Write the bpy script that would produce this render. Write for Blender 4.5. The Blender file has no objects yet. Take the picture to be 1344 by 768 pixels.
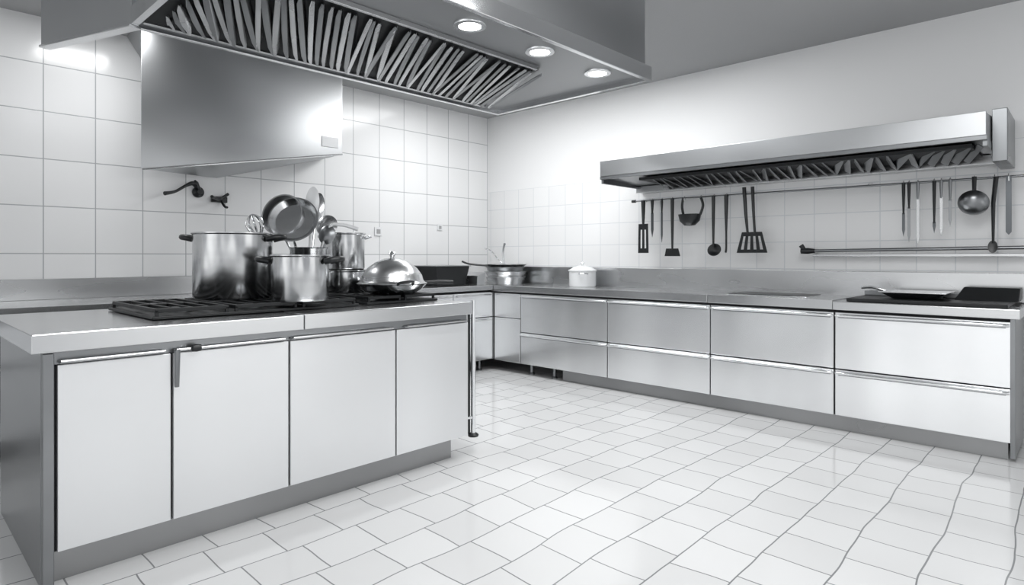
import bpy, bmesh, math, random
from mathutils import Vector, Matrix
random.seed(4)
S=bpy.context.scene
try:
    S.view_settings.view_transform='Standard'
    S.view_settings.look='None'
except Exception as e: print(e)

# ---------------------------------------------------------------- materials
def C(v,b=0.0): return (v*(1-b),v,v*(1+b),1)
def mat(name,base,metal=0,rough=.5,bump=None,var=None,emis=None,coat=0,tint=.012,detail=2):
    m=bpy.data.materials.new(name); m.use_nodes=True
    nt=m.node_tree; N=nt.nodes; L=nt.links; p=N['Principled BSDF']
    p.inputs['Base Color'].default_value=C(base,tint)
    p.inputs['Metallic'].default_value=metal; p.inputs['Roughness'].default_value=rough
    if coat: p.inputs['Coat Weight'].default_value=coat
    if emis:
        p.inputs['Emission Color'].default_value=(1,1,1,1); p.inputs['Emission Strength'].default_value=emis
    tc=N.new('ShaderNodeTexCoord'); mp=N.new('ShaderNodeMapping'); L.new(tc.outputs['Object'],mp.inputs['Vector'])
    nz=N.new('ShaderNodeTexNoise'); L.new(mp.outputs[0],nz.inputs['Vector'])
    mp.inputs['Scale'].default_value=bump or (3,3,3)
    nz.inputs['Scale'].default_value=1; nz.inputs['Detail'].default_value=detail
    rm=N.new('ShaderNodeMapRange'); rm.inputs['To Min'].default_value=max(rough-.06,.02); rm.inputs['To Max'].default_value=rough+.06
    L.new(nz.outputs['Fac'],rm.inputs['Value']); L.new(rm.outputs[0],p.inputs['Roughness'])
    if var:
        cr=N.new('ShaderNodeMapRange'); cr.inputs['To Min'].default_value=1-var; cr.inputs['To Max'].default_value=1+var
        cr.inputs['From Min'].default_value=.25; cr.inputs['From Max'].default_value=.75
        L.new(nz.outputs['Fac'],cr.inputs['Value'])
        mx=N.new('ShaderNodeVectorMath'); mx.operation='SCALE'; mx.inputs[0].default_value=C(base,tint)[:3]
        L.new(cr.outputs[0],mx.inputs['Scale']); L.new(mx.outputs[0],p.inputs['Base Color'])
    return m
STEEL=mat('brushed_steel',.57,1,.27,(1.5,1.5,6),.06,detail=1)
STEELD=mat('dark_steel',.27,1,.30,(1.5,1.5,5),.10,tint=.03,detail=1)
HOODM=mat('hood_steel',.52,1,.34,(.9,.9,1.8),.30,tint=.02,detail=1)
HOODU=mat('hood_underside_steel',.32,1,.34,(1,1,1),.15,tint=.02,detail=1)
TOP=mat('countertop_steel',.60,1,.24,(1.4,1.4,1.4),.06,detail=1)
DOOR=mat('door_satin_panel',.76,.6,.30,(1.6,1.6,.5),.12,detail=1)
DRAW=mat('drawer_steel_panel',.88,.85,.24,(1.2,2.4,.3),.13,detail=1)  # stretched noise paints vertical reflection bands into the base colour
KICK=mat('kick_steel',.32,.9,.30,(1.5,1.5,2),.12,detail=1)
CHROME=mat('chrome',.82,1,.15)
POT=mat('pot_steel',.60,1,.20,(2,2,20),.08,detail=1)
BLACK=mat('black_plastic',.010,0,.35,tint=.15)
IRON=mat('cast_iron',.008,.1,.42,(20,20,20),.2,tint=.15)
GAP=mat('shadow_gap',.016,0,.7,tint=.1)
WHITE=mat('white_enamel',.78,0,.25)
GREY=mat('grey_plastic',.35,0,.4)
CEIL=mat('ceiling_paint',.38,0,.9)
LAMP=mat('lamp_lens',.9,0,.3,emis=9)

def tilemat(name,axes,w,h,base,grout,gw,off=(0,0),warp=0,ztop=None,rough=.2,bond=0.0,var=.03,bumpd=.25):
    m=bpy.data.materials.new(name); m.use_nodes=True
    nt=m.node_tree; N=nt.nodes; L=nt.links; p=N['Principled BSDF']
    tc=N.new('ShaderNodeTexCoord'); sp=N.new('ShaderNodeSeparateXYZ'); L.new(tc.outputs['Object'],sp.inputs[0])
    cb=N.new('ShaderNodeCombineXYZ')
    for i,a in enumerate(axes):
        ad=N.new('ShaderNodeMath'); ad.operation='ADD'; ad.inputs[1].default_value=off[i]+20*(w,h)[i]
        L.new(sp.outputs[a],ad.inputs[0]); L.new(ad.outputs[0],cb.inputs[i])
    vec=cb.outputs[0]
    if warp:
        nz=N.new('ShaderNodeTexNoise'); nz.inputs['Scale'].default_value=1.1; nz.inputs['Detail'].default_value=2.5
        L.new(tc.outputs['Object'],nz.inputs['Vector'])
        sb=N.new('ShaderNodeVectorMath'); sb.operation='SUBTRACT'; sb.inputs[1].default_value=(.5,.5,.5); L.new(nz.outputs['Color'],sb.inputs[0])
        sc=N.new('ShaderNodeVectorMath'); sc.operation='SCALE'; sc.inputs['Scale'].default_value=warp; L.new(sb.outputs[0],sc.inputs[0])
        av=N.new('ShaderNodeVectorMath'); av.operation='ADD'; L.new(vec,av.inputs[0]); L.new(sc.outputs[0],av.inputs[1]); vec=av.outputs[0]
    br=N.new('ShaderNodeTexBrick'); L.new(vec,br.inputs['Vector'])
    br.offset=bond; br.inputs['Scale'].default_value=1
    br.inputs['Brick Width'].default_value=w; br.inputs['Row Height'].default_value=h
    br.inputs['Mortar Size'].default_value=gw; br.inputs['Mortar Smooth'].default_value=.3
    br.inputs['Color1'].default_value=C(base,.004); br.inputs['Color2'].default_value=C(base*(1-var),.004); br.inputs['Mortar'].default_value=C(grout,.03)
    col=br.outputs['Color']; fac=br.outputs['Fac']
    if ztop is not None:
        mr=N.new('ShaderNodeMath'); mr.operation='GREATER_THAN'; mr.inputs[1].default_value=ztop; L.new(sp.outputs['Z'],mr.inputs[0])
        mx=N.new('ShaderNodeMix'); mx.data_type='RGBA'; L.new(mr.outputs[0],mx.inputs[0]); L.new(col,mx.inputs[6]); mx.inputs[7].default_value=C(base,.004); col=mx.outputs[2]
        iv=N.new('ShaderNodeMath'); iv.operation='SUBTRACT'; iv.inputs[0].default_value=1; L.new(mr.outputs[0],iv.inputs[1])
        mu=N.new('ShaderNodeMath'); mu.operation='MULTIPLY'; L.new(iv.outputs[0],mu.inputs[0]); L.new(fac,mu.inputs[1]); fac=mu.outputs[0]
        rr=N.new('ShaderNodeMapRange'); rr.inputs['To Min'].default_value=rough; rr.inputs['To Max'].default_value=.7
        L.new(mr.outputs[0],rr.inputs['Value']); L.new(rr.outputs[0],p.inputs['Roughness'])
    else: p.inputs['Roughness'].default_value=rough
    L.new(col,p.inputs['Base Color'])
    bp=N.new('ShaderNodeBump'); bp.invert=True; bp.inputs['Strength'].default_value=bumpd; bp.inputs['Distance'].default_value=.004
    L.new(fac,bp.inputs['Height']); L.new(bp.outputs[0],p.inputs['Normal'])
    return m
FLOORM=tilemat('floor_tiles',('X','Y'),.25,.24,.73,.24,.0034,warp=.13,rough=.11,bond=.25,var=.09)
BACKM=tilemat('back_wall_tiles',('X','Z'),.31,.333,.83,.42,.0040,off=(.08,.11),rough=.16)
RIGHTM=tilemat('side_wall_tiles',('Y','Z'),.23,.22,.83,.68,.004,ztop=1.98,rough=.25)

# ---------------------------------------------------------------- geometry helpers
ROOTS={}
def root(name):
    e=bpy.data.objects.new(name,None); S.collection.objects.link(e); ROOTS[e.name]=e; return e
def finish(bm,name,par,m,bev=0,smooth=False,sub=0):
    bmesh.ops.recalc_face_normals(bm,faces=bm.faces)
    me=bpy.data.meshes.new(name); bm.to_mesh(me); bm.free()
    o=bpy.data.objects.new(name,me); S.collection.objects.link(o)
    me.materials.append(m)
    if par: o.parent=par
    if smooth:
        for f in me.polygons: f.use_smooth=True
        es=o.modifiers.new('es','EDGE_SPLIT'); es.split_angle=math.radians(40)
    if bev:
        b=o.modifiers.new('b','BEVEL'); b.width=bev; b.segments=2; b.limit_method='ANGLE'
    return o
def abox(bm,lo,hi,M=None):
    vs=[]
    for x in (lo[0],hi[0]):
        for y in (lo[1],hi[1]):
            for z in (lo[2],hi[2]):
                v=Vector((x,y,z)); vs.append(bm.verts.new(M@v if M else v))
    for f in ((0,1,3,2),(4,6,7,5),(0,4,5,1),(2,3,7,6),(0,2,6,4),(1,5,7,3)):
        bm.faces.new([vs[i] for i in f])
def box(name,par,lo,hi,m,bev=.003):
    bm=bmesh.new(); abox(bm,lo,hi); return finish(bm,name,par,m,bev)
def boxes(name,par,lst,m,bev=0):
    bm=bmesh.new()
    for a in lst: abox(bm,*a)
    return finish(bm,name,par,m,bev)
def hexa(name,par,bot,top,m,bev=.003):
    bm=bmesh.new(); b=[bm.verts.new(v) for v in bot]; t=[bm.verts.new(v) for v in top]; n=len(b)
    bm.faces.new(b[::-1]); bm.faces.new(t)
    for i in range(n): bm.faces.new((b[i],b[(i+1)%n],t[(i+1)%n],t[i]))
    return finish(bm,name,par,m,bev)
def alathe(bm,prof,M,seg=40):
    rings=[]
    for r,z in prof:
        if r<1e-5: rings.append([bm.verts.new(M@Vector((0,0,z)))])
        else: rings.append([bm.verts.new(M@Vector((r*math.cos(2*math.pi*i/seg),r*math.sin(2*math.pi*i/seg),z))) for i in range(seg)])
    for a,b in zip(rings,rings[1:]):
        for i in range(seg):
            j=(i+1)%seg
            if len(a)==1 and len(b)==1: continue
            if len(a)==1: bm.faces.new((a[0],b[i],b[j]))
            elif len(b)==1: bm.faces.new((a[i],b[0],a[j]))
            else: bm.faces.new((a[i],b[i],b[j],a[j]))
def lathe(name,par,prof,c,m,rot=None,seg=48,scale=None):
    bm=bmesh.new(); M=Matrix.Translation(c)
    if rot: M=M@rot
    if scale: M=M@Matrix.Diagonal((*scale,1))
    alathe(bm,prof,M,seg); return finish(bm,name,par,m,0,True)
def atube(bm,pts,r,seg=10,flat=1.0):
    pts=[Vector(p) for p in pts]; n=len(pts)
    if isinstance(r,(list,tuple)):
        rs=[]
        for i in range(n):
            f=i/(n-1)*(len(r)-1); k=min(int(f),len(r)-2); rs.append(r[k]+(r[k+1]-r[k])*(f-k))
    else: rs=[r]*n
    up=None; rings=[]
    for i,p in enumerate(pts):
        t=(pts[min(i+1,n-1)]-pts[max(i-1,0)]).normalized()
        if up is None:
            a=Vector((0,0,1)) if abs(t.z)<.9 else Vector((1,0,0)); up=(a-t*a.dot(t)).normalized()
        else: up=(up-t*up.dot(t)).normalized()
        s=t.cross(up)
        rings.append([bm.verts.new(p+(up*math.cos(2*math.pi*k/seg)*flat+s*math.sin(2*math.pi*k/seg))*rs[i]) for k in range(seg)])
    for a,b in zip(rings,rings[1:]):
        for k in range(seg): bm.faces.new((a[k],a[(k+1)%seg],b[(k+1)%seg],b[k]))
    bm.faces.new(rings[0][::-1]); bm.faces.new(rings[-1])
def spline(pts,k=6):
    P=[Vector(p) for p in pts]; out=[]
    for i in range(len(P)-1):
        p0=P[max(i-1,0)];p1=P[i];p2=P[i+1];p3=P[min(i+2,len(P)-1)]
        for j in range(k):
            t=j/k; out.append(.5*((2*p1)+(p2-p0)*t+(2*p0-5*p1+4*p2-p3)*t*t+(3*p1-p0-3*p2+p3)*t**3))
    out.append(P[-1]); return out
def tube(name,par,pts,r,m,seg=10,curve=False,flat=1.0):
    bm=bmesh.new()
    if curve: pts=spline(pts)
    atube(bm,pts,r,seg,flat); return finish(bm,name,par,m,0,True)
def R(ax,deg): return Matrix.Rotation(math.radians(deg),4,ax)

# ---------------------------------------------------------------- room shell
XR,YB,ZC=5.20,5.34,2.88
box('floor',None,(-3,-3,-.1),(XR+.1,YB+.1,0),FLOORM,0)
box('ceiling',None,(-3,-3,ZC),(XR+.1,YB+.1,ZC+.1),CEIL,0)
box('wall_back',None,(-3,YB,0),(XR+.1,YB+.1,ZC),BACKM,0)
box('wall_right',None,(XR,-3,0),(XR+.1,YB,ZC),RIGHTM,0)

# ---------------------------------------------------------------- kitchen island
isl=root('cooking_island')
x0,x1,y0,y1=.42,2.49,2.72,3.72
box('body',isl,(x0+.045,y0+.022,.125),(x1-.01,y1,.85),GAP,0)
box('kick_plinth',isl,(x0+.05,y0+.06,0),(x1-.09,y1-.05,.125),KICK,.002)
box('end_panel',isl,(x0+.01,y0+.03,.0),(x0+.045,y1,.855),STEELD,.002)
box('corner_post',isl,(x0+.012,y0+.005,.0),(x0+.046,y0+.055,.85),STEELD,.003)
box('far_end_panel',isl,(x1-.01,y0+.01,.125),(x1,y1,.855),STEEL,.002)
dx=[.470,.855,1.357,1.960,2.487]
for i in range(4):
    box('door_%d'%(i+1),isl,(dx[i]+.005,y0,.128),(dx[i+1]-.005,y0+.022,.806),DOOR,.002)
box('top_rail',isl,(x0+.04,y0+.012,.808),(x1,y0+.03,.852),STEELD,.001)
for i in range(4):
    a,b=dx[i]+.012,dx[i+1]-.03
    if i==3: a+=.05
    tube('handle_%d'%(i+1),isl,[(a,y0+.005,.818),(a,y0-.015,.820),(b,y0-.015,.820),(b,y0+.005,.818)],.0065,STEEL,8)
tube('latch',isl,[(.868,y0-.02,.822),(.868,y0-.022,.76),(.868,y0-.016,.67)],[.012,.010,.009],STEELD,8)
lathe('latch_knob',isl,[(0,-.02),(.014,-.016),(.016,0),(.014,.016),(0,.02)],(.94,y0-.024,.822),BLACK,R('Y',90),20)
for nm,a,b,z in (('worktop_left',.395,1.42,.925),('worktop_right',1.423,2.50,.928)):
    box(nm,isl,(a,2.70,.855),(b,y1+.04,z),TOP,.004)
rail=isl
tube('rail_post',rail,[(2.60,2.80,.10),(2.60,2.80,.93)],.015,CHROME,14)
tube('rail_post_inner',rail,[(2.575,2.83,.10),(2.575,2.83,.90)],.020,BLACK,12)
lathe('rail_foot',rail,[(0,0),(.032,0),(.034,.01),(.02,.022),(0,.022)],(2.60,2.80,.082),BLACK,seg=24)
for z in (.2,.86): tube('bracket_%d'%(z*100),rail,[(2.482,2.82,z),(2.60,2.80,z)],.009,CHROME,10)
tube('rail_bar',rail,[(2.60,2.80,.90),(2.60,3.55,.90),(2.48,3.60,.90)],.011,CHROME,10,True)

# hobs
def hob(nm,a,b,c,d):
    h=root(nm)
    z=.931
    box('hob_tray',h,(a,c,z-.002),(b,d,z+.012),IRON,.004)
    n=max(1,round((b-a)/.33)); w=(b-a)/n
    for i in range(n):
        for j in range(2):
            cx=a+w*(i+.5); cy=c+(d-c)*(.27+.46*j)
            lathe('burner_%d%d'%(i,j),h,[(0,.0),(.055,0),(.055,.012),(.035,.014),(.035,.022),(0,.024)],(cx,cy,z+.012),STEELD,seg=28)
        lst=[]
        gx0,gx1=a+w*i+.015,a+w*(i+1)-.015
        t=.007
        for yy in (c+.02,(c+d)/2,d-.02): lst.append(((gx0,yy-t,z+.026),(gx1,yy+t,z+.043)))
        for xx in (gx0+t,(gx0+gx1)/2,gx1-t): lst.append(((xx-t,c+.02,z+.026),(xx+t,d-.02,z+.043)))
        for xx in ((gx0*3+gx1)/4,(gx0+3*gx1)/4): lst.append(((xx-t,c+.06,z+.026),(xx+t,d-.06,z+.043)))
        for xx in (gx0+t,gx1-t):
            for yy in (c+.02,d-.02): lst.append(((xx-t,yy-t,z+.01),(xx+t,yy+t,z+.035)))
        boxes('grate_%d'%i,h,lst,IRON,.002)
    return h
hob('gas_hob',.84,1.86,2.92,3.62)
hob('gas_hob',1.93,2.44,2.95,3.60)
GZ=.975

def pot(nm,c,r,h,m=POT,handles='loop',lid=False,ang=0,base=None):
    p=root(nm); x,y,z=c
    th=.004
    prof=[(0,0),(r*.96,0),(r,.012),(r,h-.012),(r+.008,h-.006),(r+.008,h),(r-.004,h),(r-th,h-.01),(r-th,.02),(0,.016)]
    lathe('body',p,prof,c,m)
    hm=BLACK if handles=='black' else CHROME
    for s in (0,180):
        M=Matrix.Translation(c)@R('Z',ang+s)
        hz=h-.035
        if handles=='black':
            pts=[M@Vector(v) for v in ((r-.002,-.05,hz),(r+.03,-.052,hz+.008),(r+.062,-.03,hz+.012),(r+.072,0,hz+.013),(r+.062,.03,hz+.012),(r+.03,.052,hz+.008),(r-.002,.05,hz))]
            tube('handle_%d'%s,p,pts,.016,hm,10,True)
        else:
            pts=[M@Vector(v) for v in ((r-.002,-.04,hz),(r+.025,-.038,hz+.01),(r+.04,0,hz+.012),(r+.025,.038,hz+.01),(r-.002,.04,hz))]
            tube('handle_%d'%s,p,pts,.007,hm,10,True)
    if lid:
        lathe('lid',p,[(0,.05),(r*.3,.046),(r*.7,.03),(r*.95,.008),(r+.01,.002),(r+.01,-.002),(0,-.002)],(x,y,z+h+.002),m)
        lathe('lid_knob',p,[(0,.035),(.016,.033),(.022,.022),(.010,.010),(.010,0),(0,0)],(x,y,z+h+.05),hm,seg=24)
    return p
pot('stock_pot',(1.392,3.44,GZ),.203,.355,handles='black',ang=-45)
pot('saucepot',(1.548,2.985,GZ),.143,.235,handles='black',ang=-45)
pot('casserole_pot',(2.12,3.50,GZ),.14,.14,ang=-40)
cp=pot('soup_pot',(2.12,3.50,GZ+.142),.125,.235,ang=-40)

# crock with utensils behind the saucepot
ut=root('utensil_crock'); ux,uy=1.80,3.37
lathe('crock',ut,[(0,0),(.10,0),(.105,.02),(.105,.27),(.112,.28),(.098,.28),(.098,.03),(0,.03)],(ux,uy,GZ),POT)
def disc(nm,c,r,rot,m,depth=.03):
    return lathe(nm,ut,[(0,-depth),(r*.8,-depth),(r,0),(r+.004,.004),(r-.004,.004),(r*.78,-depth+.005),(0,-depth+.005)],c,m,rot)
disc('frying_pan',(1.73,3.42,1.42),.140,R('Z',-40)@R('X',68),POT,.035)
tube('pan_handle',ut,[(1.745,3.44,1.29),(1.775,3.38,1.10),(1.785,3.37,1.02)],.008,CHROME,8,True)
disc('strainer_pan',(1.70,3.50,1.45),.125,R('Z',-55)@R('X',75),STEEL,.05)
tube('strainer_handle',ut,[(1.70,3.50,1.34),(1.75,3.40,1.15),(1.77,3.38,1.03)],.007,CHROME,8,True)
def spoon(nm,top,bot,L,W,m,ang=-42,tilt=80):
    tp=Vector(top); bt=Vector(bot); d=(tp-bt).normalized()
    tube(nm+'_handle',ut,[bt,(tp+bt)/2,tp],[.006,.006,.008],m,8)
    M=Matrix.Translation(tp+d*L*.45)
    bm=bmesh.new()
    side=d.cross(Vector((.72,.69,0))).normalized(); nrm=side.cross(d).normalized()
    B=Matrix((( side.x,d.x,nrm.x,0),(side.y,d.y,nrm.y,0),(side.z,d.z,nrm.z,0),(0,0,0,1)))
    alathe(bm,[(0,-.3),(.5,-.24),(.85,-.1),(1,0),(.95,0),(.8,-.06),(.5,-.18),(0,-.24)],M@B@Matrix.Diagonal((W/2,L/2,W*.6,1)),28)
    finish(bm,nm,ut,m,0,True)
spoon('serving_spoon',(1.885,3.44,1.42),(1.80,3.38,1.02),.19,.085,POT)
spoon('wood_spoon',(1.845,3.42,1.44),(1.79,3.37,1.02),.20,.085,WHITE)
spoon('soup_ladle',(1.92,3.40,1.33),(1.82,3.37,1.03),.14,.13,STEEL)
spoon('basting_spoon',(1.90,3.36,1.28),(1.83,3.36,1.03),.12,.10,STEELD)
tube('long_handle',ut,[(1.83,3.37,1.05),(1.92,3.36,1.36),(1.99,3.33,1.395),(2.09,3.30,1.37)],[.006,.008,.012,.014],WHITE,8,True)
# whisk loops beside stock pot rim
wh=root('whisk')
base=Vector((1.50,3.36,1.30)); tip=Vector((1.46,3.35,1.41))
bm=bmesh.new(); ax=(tip-base).normalized(); sd=ax.cross(Vector((.7,.7,0))).normalized(); nn=ax.cross(sd)
for k in range(5):
    a=math.pi*k/5; v=sd*math.cos(a)+nn*math.sin(a)
    atube(bm,spline([base,base+ax*.05+v*.035,base+ax*.10+v*.045,base+ax*.14,base+ax*.10-v*.045,base+ax*.05-v*.035,base],5),.0035,6)
finish(bm,'wires',wh,CHROME,0,True)
tube('handle',wh,[base,Vector((1.49,3.38,1.2)),Vector((1.46,3.42,1.0))],.009,CHROME,10,True)

# domed pan
dp=root('domed_lid_pan'); cx,cy=2.205,3.10
lathe('pan',dp,[(0,0),(.13,0),(.18,.03),(.205,.055),(.212,.06),(.20,.062),(.17,.035),(0,.01)],(cx,cy,GZ),POT)
lathe('cover',dp,[(0,.155),(.05,.150),(.10,.130),(.15,.092),(.18,.05),(.188,.02),(.20,.006),(.212,.002),(.212,0),(.18,0),(0,.0)],(cx,cy,GZ+.063),STEEL)
lathe('knob',dp,[(0,.045),(.018,.042),(.026,.028),(.014,.016),(.012,0),(0,0)],(cx,cy,GZ+.215),CHROME,seg=24)
tube('handle',dp,[(cx+.19,cy-.02,GZ+.06),(cx+.30,cy-.06,GZ+.065),(cx+.40,cy-.10,GZ+.06)],[.009,.011,.013],BLACK,10,True)
tube('side_loop',dp,[(cx-.09,cy-.18,GZ+.06),(cx-.10,cy-.22,GZ+.075),(cx-.02,cy-.235,GZ+.08),(cx+.0,cy-.20,GZ+.06)],.008,BLACK,8,True)

# ---------------------------------------------------------------- L-shaped counter : back run
bc=root('corner_kitchen_counter')
by=4.62
box('carcass',bc,(-.6,by+.03,.12),(4.56,YB-.01,.85),GAP,0)
box('plinth',bc,(-.6,by+.12,0),(3.9,YB-.02,.12),KICK,0)
xs=[-.6,.1,.8,1.5,2.2,2.9,3.6,4.02,4.60]
for i in range(len(xs)-1):
    a,b=xs[i]+.004,xs[i+1]-.004
    box('front_low_%d'%i,bc,(a,by,.12),(b,by+.03,.56),DRAW,.003)
    box('front_high_%d'%i,bc,(a,by,.568),(b,by+.03,.825),DRAW,.003)
    b-=.04 if i==len(xs)-2 else 0
    tube('handle_%d'%i,bc,[(a+.03,by+.002,.80),(a+.03,by-.02,.80),(b-.03,by-.02,.80),(b-.03,by+.002,.80)],.008,STEEL,8)
    tube('handle_low_%d'%i,bc,[(a+.03,by+.002,.54),(a+.03,by-.02,.54),(b-.03,by-.02,.54),(b-.03,by+.002,.54)],.008,STEEL,8)
box('worktop',bc,(-.62,by-.03,.85),(4.545,YB-.005,.90),TOP,.004)
box('upstand',bc,(-.62,YB-.045,.90),(4.545,YB-.004,1.045),STEEL,.003)
for xx in (4.1,4.45): lathe('back_leg_%d'%(xx*100),bc,[(0,0),(.03,0),(.03,.01),(.018,.02),(.018,.12),(0,.12)],(xx,by+.08,0),STEELD,seg=20)

# ---------------------------------------------------------------- right run with drawers
rc=bc
fx=4.58
box('side_carcass',rc,(fx+.025,.35,.11),(XR-.005,YB-.75,.84),GAP,0)
box('corner_carcass',rc,(fx+.025,YB-.76,.11),(XR-.005,YB-.06,.84),GAP,0)
box('side_plinth',rc,(fx+.055,.36,0),(XR-.02,3.72,.11),KICK,.002)
ys=[.342,1.289,2.190,3.166,4.229]
for i in range(4):
    a,b=ys[i]+.005,ys[i+1]-.005
    for nm,z0,z1 in (('low',.112,.425),('high',.433,.818)):
        box('drawer_%s_%d'%(nm,i+1),rc,(fx,a,z0),(fx+.025,b,z1),DRAW,.003)
        hz=z1-.022
        bm=bmesh.new()
        pts=[(fx+.004,a+.03,hz),(fx-.020,a+.045,hz+.002),(fx-.024,(a+b)/2,hz+.004),(fx-.020,b-.045,hz+.002),(fx+.004,b-.03,hz)]
        atube(bm,spline(pts,6),.010,10); finish(bm,'drawer_handle_%s_%d'%(nm,i+1),rc,CHROME,0,True)
        box('finger_groove_%s_%d'%(nm,i+1),rc,(fx-.001,a+.02,hz-.016),(fx+.002,b-.02,hz-.008),STEELD,0)
box('corner_front_low',rc,(fx,4.235,.11),(fx+.025,4.60,.56),DRAW,.003)
box('corner_front_high',rc,(fx,4.235,.568),(fx+.025,4.60,.818),DRAW,.003)
tops=[(.30,1.29,.895),(1.293,2.20,.905),(2.203,3.17,.905),(3.173,5.29,.90)]
for i,(a,b,z) in enumerate(tops):
    box('worktop_%d'%(i+1),rc,(fx-.03 if i else fx-.04,a,.838),(XR-.004,b,z),TOP,.004)
box('end_panel',rc,(fx+.01,.325,.02),(XR-.01,.349,.838),STEELD,.002)
box('side_upstand',rc,(XR-.05,.30,.90),(XR-.004,YB-.05,1.09),STEEL,.003)
for yy in (4.15,3.85):
    lathe('leg_%d'%(yy*100),rc,[(0,0),(.03,0),(.03,.012),(.018,.02),(.018,.12),(0,.12)],(fx+.09,yy,0),STEELD,seg=20)

# things on the right counter
g=root('flat_griddle')
box('plate',g,(4.60,.36,.896),(5.10,1.22,.918),IRON,.004)
box('rim',g,(5.06,.36,.918),(5.11,1.22,.95),STEELD,.003)
hexa('control_block',g,[(4.90,.33,.918),(5.12,.33,.918),(5.12,.66,.918),(4.90,.66,.918)],[(5.02,.33,1.0),(5.12,.33,1.0),(5.12,.62,1.0),(5.02,.62,1.0)],IRON,.006)
tr=root('serving_tray')
hexa('dish',tr,[(4.76,.74,.919),(4.98,.74,.919),(4.98,.98,.919),(4.76,.98,.919)],[(4.70,.68,.960),(5.04,.68,.960),(5.04,1.04,.960),(4.70,1.04,.960)],STEEL,.006)
box('lip',tr,(4.69,.67,.960),(5.05,1.05,.966),CHROME,.002)
tube('handle',tr,[(4.86,1.04,.963),(4.86,1.12,.985),(4.86,1.19,.98)],.009,CHROME,8,True)
ip=root('induction_plate')
box('glass',ip,(4.66,1.50,.907),(5.0,2.08,.914),BLACK,.003)
box('frame',ip,(4.655,1.495,.9055),(5.005,2.085,.909),CHROME,.001)
pot('lidded_pot',(4.95,3.72,.901),.135,.16,m=WHITE,lid=True,ang=40)

# corner stack of pans
st=root('pan_stack')
zc=.901
for i,(r,h) in enumerate(((.225,.075),(.235,.06),(.22,.05),(.235,.03))):
    lathe('pan_%d'%(i+1),st,[(0,0),(r*.85,0),(r*.97,h-.004),(r+.005,h-.002),(r+.005,h+.002),(r*.9,h-.002),(0,h-.006)],(4.90,4.75,zc),STEEL if i!=2 else STEELD)
    zc+=h
tube('pan_handle',st,[(4.68,4.80,1.10),(4.50,4.90,1.12),(4.42,4.94,1.15)],.010,BLACK,8,True)
tube('ladle_handle_1',st,[(4.88,4.72,1.11),(4.80,4.75,1.16),(4.77,4.84,1.26),(4.72,4.9,1.29)],.007,CHROME,8,True)
tube('ladle_handle_2',st,[(4.88,4.75,1.11),(4.93,4.82,1.24),(4.97,4.83,1.35)],[.006,.009,.014],STEELD,8,True)
bx=root('roasting_tin')
hexa('tin',bx,[(3.98,4.82,.901),(4.36,4.82,.901),(4.36,5.15,.901),(3.98,5.15,.901)],[(3.93,4.78,1.10),(4.39,4.78,1.10),(4.39,5.19,1.10),(3.93,5.19,1.10)],IRON,.01)
box('rim',bx,(3.92,4.77,1.10),(4.40,5.20,1.108),STEELD,.002)
gb=root('gastro_pan')
hexa('pan',gb,[(4.42,4.70,.901),(4.52,4.70,.901),(4.52,4.92,.901),(4.42,4.92,.901)],[(4.41,4.68,1.0),(4.53,4.68,1.04),(4.53,4.94,1.04),(4.41,4.94,1.0)],STEEL,.006)

# ---------------------------------------------------------------- island hood
H=root('island_extractor_hood')
hx0,hx1,hy0,hy1,hz=.86,3.38,2.00,3.36,2.30
lst=[((hx0,hy0,hz),(hx1,hy0+.03,hz+.09)),((hx0,hy1-.03,hz),(hx1,hy1,hz+.05)),((hx1-.03,hy0+.03,hz),(hx1,hy1-.03,hz+.09)),((hx0,hy0+.03,hz),(hx0+.03,hy1-.03,hz+.09))]
boxes('rim',H,lst,CHROME,.003)
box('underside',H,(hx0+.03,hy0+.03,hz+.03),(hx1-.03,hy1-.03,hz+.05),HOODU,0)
box('canopy',H,(hx0+.02,hy0+.03,hz+.05),(hx1-.03,hy1-.02,ZC-.001),HOODM,.003)
bm=bmesh.new()
v=Vector((.443,.896,0)); 
quad=[Vector((.90,2.40,hz+.018)),Vector((2.73,2.40,hz+.018)),Vector((3.13,3.25,hz+.018)),Vector((.90,3.25,hz+.018))]
vs=[bm.verts.new(q) for q in quad]+[bm.verts.new(q+Vector((0,0,.012))) for q in quad]
for f in ((0,1,2,3),(4,7,6,5),(0,4,5,1),(1,5,6,2),(2,6,7,3),(3,7,4,0)): bm.faces.new([vs[i] for i in f])
finish(bm,'filter_bed',H,GAP)
bm=bmesh.new(); bm2=bmesh.new()
ang=math.atan2(v.y,v.x)
n=0; xx=.62
while xx<2.78:
    cx=xx+.20; cy=2.825; Lh=.45
    tilt=random.uniform(-45,-20); w=random.uniform(.028,.038)
    M=Matrix.Translation((cx,cy,hz+.0))@Matrix.Rotation(ang+math.radians(random.uniform(-3,3)),4,'Z')@R('X',tilt)
    lo=-Lh
    if xx<.93:
        lo=-Lh+max(0,(.93-xx)/.443)+.02
    if lo<Lh-.1:
        tgt=bm if n%2==0 else bm2
        prof=[(lo,.25),(lo+.06,.8),(0 if lo<-.1 else (lo+Lh)/2,1),(Lh-.12,.85),(Lh,.3)]
        rings=[]
        for (l,s) in prof:
            ww=w*s*.66
            rings.append([tgt.verts.new(M@Vector((l,a,b))) for a,b in ((-ww,-.002),(0,-.012),(ww,-.002),(ww,.002),(0,-.007),(-ww,.002))])
        for a,b in zip(rings,rings[1:]):
            for k in range(6): tgt.faces.new((a[k],a[(k+1)%6],b[(k+1)%6],b[k]))
        tgt.faces.new(rings[0]); tgt.faces.new(rings[-1][::-1])
    n+=1; xx+=.044
finish(bm,'filter_blades_light',H,STEEL,0,True)
finish(bm2,'filter_blades_dark',H,STEELD,0,True)
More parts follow.
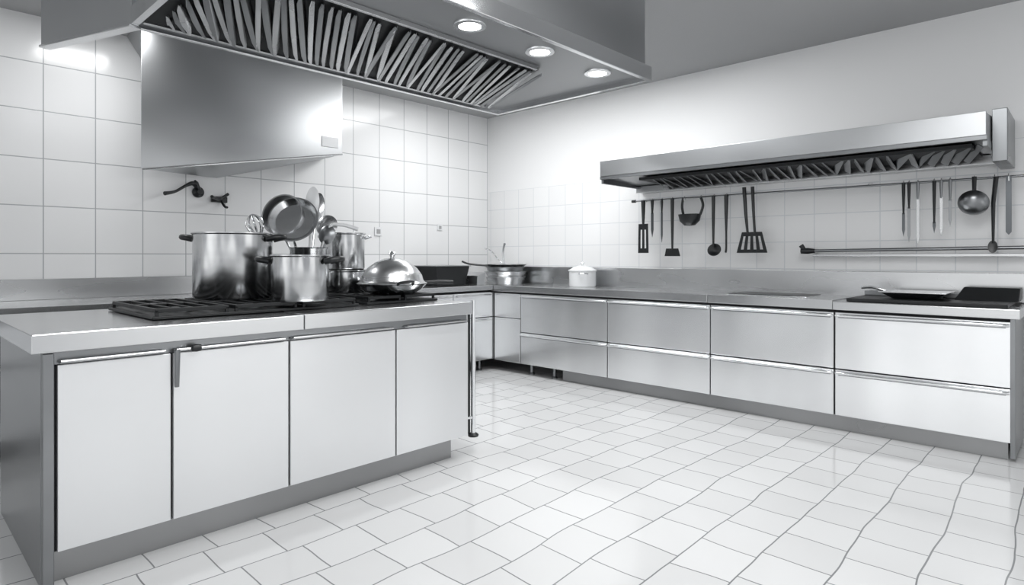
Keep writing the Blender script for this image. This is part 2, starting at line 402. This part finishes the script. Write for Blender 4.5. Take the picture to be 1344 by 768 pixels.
boxes('filter_frame',H,[((.90,2.38,hz+.005),(2.73,2.40,hz+.03)),((.90,3.25,hz+.005),(3.15,3.275,hz+.03))],STEEL,.002)
for i,xx in enumerate((1.45,2.02,2.54,3.08)):
    lathe('lamp_ring_%d'%i,H,[(.056,0),(.080,0),(.083,.006),(.083,.012),(.056,.012),(.056,0)],(xx,2.20,hz+.020),CHROME,seg=40)
    lathe('lamp_lens_%d'%i,H,[(0,0),(.054,0),(.054,.008),(0,.008)],(xx,2.20,hz+.023),LAMP,seg=40)
hexa('return_panel',H,[(.86,3.30,hz),(.895,3.31,hz),(.655,3.98,hz),(.622,3.97,hz)],[(.86,3.30,ZC-.001),(.895,3.31,ZC-.001),(.655,3.98,ZC-.001),(.622,3.97,ZC-.001)],HOODM,.002)
hexa('return_trim',H,[(.85,3.295,hz-.012),(.905,3.31,hz-.012),(.662,3.99,hz-.012),(.612,3.97,hz-.012)],[(.85,3.295,hz),(.905,3.31,hz),(.662,3.99,hz),(.612,3.97,hz)],CHROME,.002)

# back-wall duct box
D=root('wall_extraction_duct')
hexa('duct',D,[(1.338,4.90,1.822),(2.945,4.90,2.120),(2.99,YB-.002,2.13),(2.02,YB-.002,1.86)],
     [(1.338,4.90,ZC-.001),(2.945,4.90,ZC-.001),(2.99,YB-.002,ZC-.001),(1.36,YB-.002,ZC-.001)],HOODM,.004)
tube('bottom_lip',D,[(1.342,4.897,1.822),(2.94,4.897,2.120)],.008,CHROME,8)
box('label_plate',D,(2.74,4.892,2.17),(2.90,4.90,2.26),WHITE,.002)

# wall items
wf=root('wall_tap')
tube('spout',wf,[(1.552,5.10,1.68),(1.64,5.15,1.705),(1.73,5.2,1.76),(1.80,5.25,1.79),(1.85,5.30,1.775)],[.016,.011,.012,.018,.022],BLACK,10,True)
lathe('mount',wf,[(0,0),(.045,0),(.045,.02),(.025,.03),(.02,.06),(0,.06)],(1.87,YB-.001,1.73),BLACK,R('X',90),24)
tube('lever',wf,[(1.87,5.29,1.74),(1.84,5.27,1.80),(1.82,5.26,1.81)],.012,BLACK,8)
hk=root('wall_hook')
box('plate',hk,(1.97,YB-.03,1.655),(2.10,YB-.001,1.705),BLACK,.006)
tube('arm',hk,[(1.93,5.2,1.69),(2.02,5.28,1.68),(2.10,5.30,1.73)],.013,BLACK,8,True)
tube('arm_lower',hk,[(2.05,5.32,1.67),(2.055,5.26,1.62),(2.06,5.22,1.61)],.010,BLACK,8,True)
for nm,x,z,w in (('wall_socket',3.62,1.46,.045),('wall_socket',4.44,1.53,.035)):
    s=root(nm); box('plate',s,(x-w,YB-.012,z-w),(x+w,YB-.001,z+w),WHITE,.003); box('inset',s,(x-w*.5,YB-.015,z-w*.5),(x+w*.5,YB-.012,z+w*.5),GREY,.001)

# ---------------------------------------------------------------- right wall hood
W=root('wall_extractor_hood')
fa,fb=.45,3.18
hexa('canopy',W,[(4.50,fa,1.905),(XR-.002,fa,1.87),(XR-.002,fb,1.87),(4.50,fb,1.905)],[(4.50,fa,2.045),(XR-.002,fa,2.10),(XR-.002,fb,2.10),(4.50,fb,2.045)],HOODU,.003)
boxes('lip',W,[((4.492,fa-.004,1.885),(4.515,fb+.004,1.912)),((4.515,fb-.02,1.85),(XR-.002,fb+.004,1.90)),((4.515,fa-.004,1.85),(XR-.002,fa+.02,1.90))],STEELD,.002)
box('front_panel',W,(4.488,fa,1.912),(4.50,fb,2.05),HOODM,.002)
box('filter_bed',W,(4.60,fa+.08,1.862),(5.08,2.85,1.885),GAP,0)
bm=bmesh.new(); yy=fa+.1; n=0
while yy<2.82:
    w=random.uniform(.016,.026)
    Mx=Matrix.Translation((4.84,yy,1.852))@R('Z',random.uniform(4,22))@R('Y',5)@Matrix.Rotation(math.radians(35),4,'X')
    abox(bm,(-.22,-w,-.004),(.22,w,.004),Mx); yy+=.066
finish(bm,'filter_blades',W,STEELD,.002)
box('back_ledge',W,(5.08,fa,1.81),(XR-.002,fb,1.87),STEEL,.003)
box('end_bracket',W,(4.72,.37,1.78),(XR-.002,fa-.004,2.10),STEELD,.004)

# rails
rl=root('utensil_rail')
RX=5.06
tube('bar',rl,[(RX,.20,1.715),(RX,3.19,1.73)],.008,STEELD,12)
for yy in (.3,1.2,2.15,3.05): tube('stay_%d'%(yy*100),rl,[(RX,yy,1.72),(RX+.05,yy,1.74),(XR-.002,yy,1.75)],.006,CHROME,8)
lathe('end_cap',rl,[(0,-.02),(.014,-.02),(.014,.02),(0,.02)],(RX,3.19,1.73),BLACK,R('X',90),20)
r2=root('towel_rail')
tube('bar',r2,[(5.08,.05,1.262),(5.08,1.62,1.245)],.012,STEELD,12)
for yy in (.25,1.58): tube('stay_%d'%(yy*100),r2,[(5.08,yy,1.25),(XR-.002,yy,1.25)],.010,BLACK,10)
lathe('end_cap',r2,[(0,-.055),(.022,-.05),(.024,.0),(.017,.05),(0,.055)],(5.08,1.62,1.245),BLACK,R('X',90),20)
tube('end_knob',r2,[(5.08,1.64,1.245),(5.075,1.67,1.29)],[.014,.019],BLACK,10)
box('sill',r2,(5.12,.05,1.20),(XR-.002,1.60,1.222),STEEL,.003)

# hanging utensils
X=RX-.004
def hook(p,y,z=1.722):
    tube('hook',p,[(X+.012,y,z-.01),(X+.014,y,z+.012),(X,y,z+.018),(X-.012,y,z),(X-.006,y,z-.03)],.003,CHROME,6,True)
def flat(nm,p,pts,m,t=.003,x=None):
    x=X-.006 if x is None else x
    bm=bmesh.new()
    a=[bm.verts.new((x-t,y,z)) for y,z in pts]; b=[bm.verts.new((x+t,y,z)) for y,z in pts]; n=len(a)
    bm.faces.new(a); bm.faces.new(b[::-1])
    for i in range(n): bm.faces.new((a[i],a[(i+1)%n],b[(i+1)%n],b[i]))
    return finish(bm,nm,p,m,.001)
def slotted(nm,p,yc,z0,z1,w0,w1,m,n):
    bm=bmesh.new(); x=X-.006; t=.004
    def P(u,v):
        w=w1+(w0-w1)*v; return (yc+u*w/2, z0+(z1-z0)*v)
    cells=[(-1,1,0,.16),(-1,1,.80,1)]
    k=2*n+1
    for i in range(0,k,2): cells.append((-1+2*i/k,-1+2*(i+1)/k,.16,.80))
    for (u0,u1,v0,v1) in cells:
        pp=[P(u0,v0),P(u1,v0),P(u1,v1),P(u0,v1)]
        a=[bm.verts.new((x-t,*c)) for c in pp]; b=[bm.verts.new((x+t,*c)) for c in pp]
        bm.faces.new(a); bm.faces.new(b[::-1])
        for i in range(4): bm.faces.new((a[i],a[(i+1)%4],b[(i+1)%4],b[i]))
    finish(bm,nm,p,m)
def handle(p,y,z0,z1=1.70,r=.010,m=BLACK,y1=None):
    tube('handle',p,[(X-.006,y if y1 is None else y1,z1),(X-.006,y,(z0*.4+z1*.6)),(X-.006,y,z0)],[r*1.2,r,r*.6],m,8)
BLD=mat('blade_dark_steel',.13,1,.3,(2,2,2),.3,tint=.06)
u=root('slotted_spatula'); hook(u,3.081); handle(u,3.081,1.50,z1=1.73,r=.018); slotted('blade',u,3.081,1.235,1.51,.10,.11,BLACK,2)
u=root('kitchen_knife'); hook(u,2.985); handle(u,2.985,1.60,z1=1.73,r=.014); flat('blade',u,[(2.972,1.61),(2.998,1.61),(2.998,1.45),(2.985,1.38),(2.972,1.45)],BLD)
u=root('kitchen_knife'); hook(u,2.885); handle(u,2.885,1.60,z1=1.73,r=.011); flat('blade',u,[(2.876,1.61),(2.894,1.61),(2.894,1.40),(2.885,1.33),(2.876,1.40)],BLD)
u=root('turner'); hook(u,2.778); handle(u,2.778,1.26,z1=1.73,r=.015); flat('blade',u,[(2.72,1.275),(2.84,1.275),(2.855,1.205),(2.70,1.205)],BLACK,.004)
u=root('soup_ladle'); hook(u,2.66); hook(u,2.50)
tube('handle',u,[(X-.006,2.67,1.73),(X-.008,2.68,1.65),(X-.02,2.66,1.57)],.012,BLACK,8,True)
tube('handle_side',u,[(X-.006,2.50,1.72),(X-.008,2.48,1.65),(X-.02,2.50,1.57)],.012,BLACK,8,True)
lathe('bowl',u,[(0,-.105),(.05,-.098),(.09,-.06),(.105,0),(.100,0),(.085,-.055),(.045,-.09),(0,-.096)],(X-.06,2.58,1.575),BLACK,scale=(.7,1,1))
u=root('serving_ladle'); hook(u,2.38); handle(u,2.385,1.28,z1=1.73,r=.014)
lathe('bowl',u,[(0,-.03),(.03,-.027),(.055,-.012),(.062,0),(.057,0),(.03,-.02),(0,-.024)],(X-.012,2.375,1.26),BLACK,R('Y',-75),scale=(.9,1,1))
u=root('carving_fork'); hook(u,2.27); handle(u,2.27,1.42,z1=1.73,r=.016); tube('neck',u,[(X-.006,2.27,1.43),(X-.006,2.27,1.28),(X-.008,2.275,1.235)],.009,BLACK,8,True)
u=root('slotted_turner'); hook(u,2.05); hook(u,2.11)
tube('handle',u,[(X-.006,2.115,1.78),(X-.006,2.10,1.55),(X-.006,2.085,1.39)],[.017,.014,.010],BLACK,8)
tube('handle_brace',u,[(X-.006,2.045,1.78),(X-.006,2.035,1.55),(X-.006,2.025,1.39)],[.015,.012,.010],BLACK,8)
slotted('blade',u,2.05,1.232,1.405,.165,.255,BLACK,4)
for y,zh,zb,m,bmq in ((.971,1.50,1.34,BLACK,BLD),(.938,1.54,1.30,BLACK,STEELD),(.79,1.43,1.36,BLACK,BLD),(.75,1.60,1.34,STEELD,STEEL),(.885,1.60,1.28,STEELD,STEEL),(.70,1.58,1.40,STEELD,STEELD)):
    u=root('carving_knife'); hook(u,y,1.718); handle(u,y,zh,z1=1.72,r=.010,m=m); flat('blade',u,[(y-.009,zh+.01),(y+.009,zh+.01),(y+.009,zb+.05),(y,zb),(y-.009,zb+.05)],bmq,.002)
u=root('small_saucepan'); hook(u,.569,1.718)
tube('handle',u,[(X-.006,.569,1.73),(X-.01,.569,1.62)],[.014,.011],BLACK,8)
lathe('bowl',u,[(0,-.06),(.045,-.052),(.074,-.025),(.086,0),(.078,0),(.06,-.018),(0,-.044)],(X-.045,.569,1.555),STEELD,R('Y',68)@R('Z',0))
lathe('bottom_cap',u,[(0,-.03),(.05,-.025),(.07,0),(0,.0)],(X-.05,.569,1.555),BLACK,R('Y',68))
u=root('long_spoon'); hook(u,.462,1.718); handle(u,.470,1.29,z1=1.72,r=.012,y1=.455)
lathe('bowl',u,[(0,-.012),(.025,-.008),(.032,0),(.028,0),(0,-.008)],(X-.01,.472,1.265),BLACK,R('Y',-80),scale=(1.3,.8,1))
u=root('palette_knife'); hook(u,.391,1.718); flat('blade',u,[(.376,1.72),(.406,1.72),(.406,1.36),(.391,1.34),(.376,1.36)],BLD,.002)

# ---------------------------------------------------------------- re-centre roots on their parts
bpy.context.view_layer.update()
for e in ROOTS.values():
    lo=Vector((1e9,)*3); hi=-lo
    for c in e.children:
        for b in c.bound_box:
            for k in range(3): lo[k]=min(lo[k],b[k]); hi[k]=max(hi[k],b[k])
    c0=Vector(((lo.x+hi.x)/2,(lo.y+hi.y)/2,lo.z)); e.location=c0
    for c in e.children: c.location=-c0

# ---------------------------------------------------------------- light
def area(nm,loc,sx,sy,pw,rot=(0,0,0)):
    l=bpy.data.lights.new(nm,'AREA'); l.shape='RECTANGLE'; l.size=sx; l.size_y=sy; l.energy=pw
    l.color=(.99,.997,1)
    o=bpy.data.objects.new(nm,l); S.collection.objects.link(o); o.location=loc; o.rotation_euler=[math.radians(a) for a in rot]; return o
area('ceiling_light_aisle',(3.95,3.3,2.86),.6,2.2,52)
area('added_fill_entry',(1.6,.4,2.86),2.4,1.2,62)  # added fill lamp, out of frame, brightens fronts and upper right wall
area('added_fill_corner',(3.8,4.6,2.86),.9,.5,7)  # added lamp hidden by the island hood, brightens the back wall near the corner
area('added_glow_back',(1.18,4.55,2.86),.5,.4,14)  # added lamp hidden by the return panel, makes the glow on the back tiles
for i,xx in enumerate((1.45,2.02,2.54,3.08)):
    l=bpy.data.lights.new('hood_spot_%d'%i,'SPOT'); l.energy=14; l.spot_size=math.radians(110); l.spot_blend=.8; l.shadow_soft_size=.05
    o=bpy.data.objects.new('hood_spot_%d'%i,l); S.collection.objects.link(o); o.location=(xx,2.20,hz)
w=bpy.data.worlds.new('world'); S.world=w; w.use_nodes=True
N=w.node_tree.nodes; L=w.node_tree.links; bg=N['Background']
tc=N.new('ShaderNodeTexCoord'); nz=N.new('ShaderNodeTexNoise'); L.new(tc.outputs['Generated'],nz.inputs['Vector'])
nz.inputs['Scale'].default_value=2.6; nz.inputs['Detail'].default_value=1
cr=N.new('ShaderNodeValToRGB'); L.new(nz.outputs['Fac'],cr.inputs[0])
cr.color_ramp.elements[0].position=.41; cr.color_ramp.elements[0].color=(.33,.34,.355,1)
cr.color_ramp.elements[1].position=.57; cr.color_ramp.elements[1].color=(.99,.997,1,1)
L.new(cr.outputs[0],bg.inputs[0]); bg.inputs[1].default_value=1.52

# ---------------------------------------------------------------- camera
cam=bpy.data.cameras.new('camera'); co=bpy.data.objects.new('camera',cam); S.collection.objects.link(co)
cam.sensor_width=36; cam.lens=803/1344*36; cam.shift_y=-(47/1344)
co.location=(0,0,1.2); co.rotation_euler=(math.radians(90),0,math.radians(43.5-90))
cam.clip_start=.05
S.camera=co
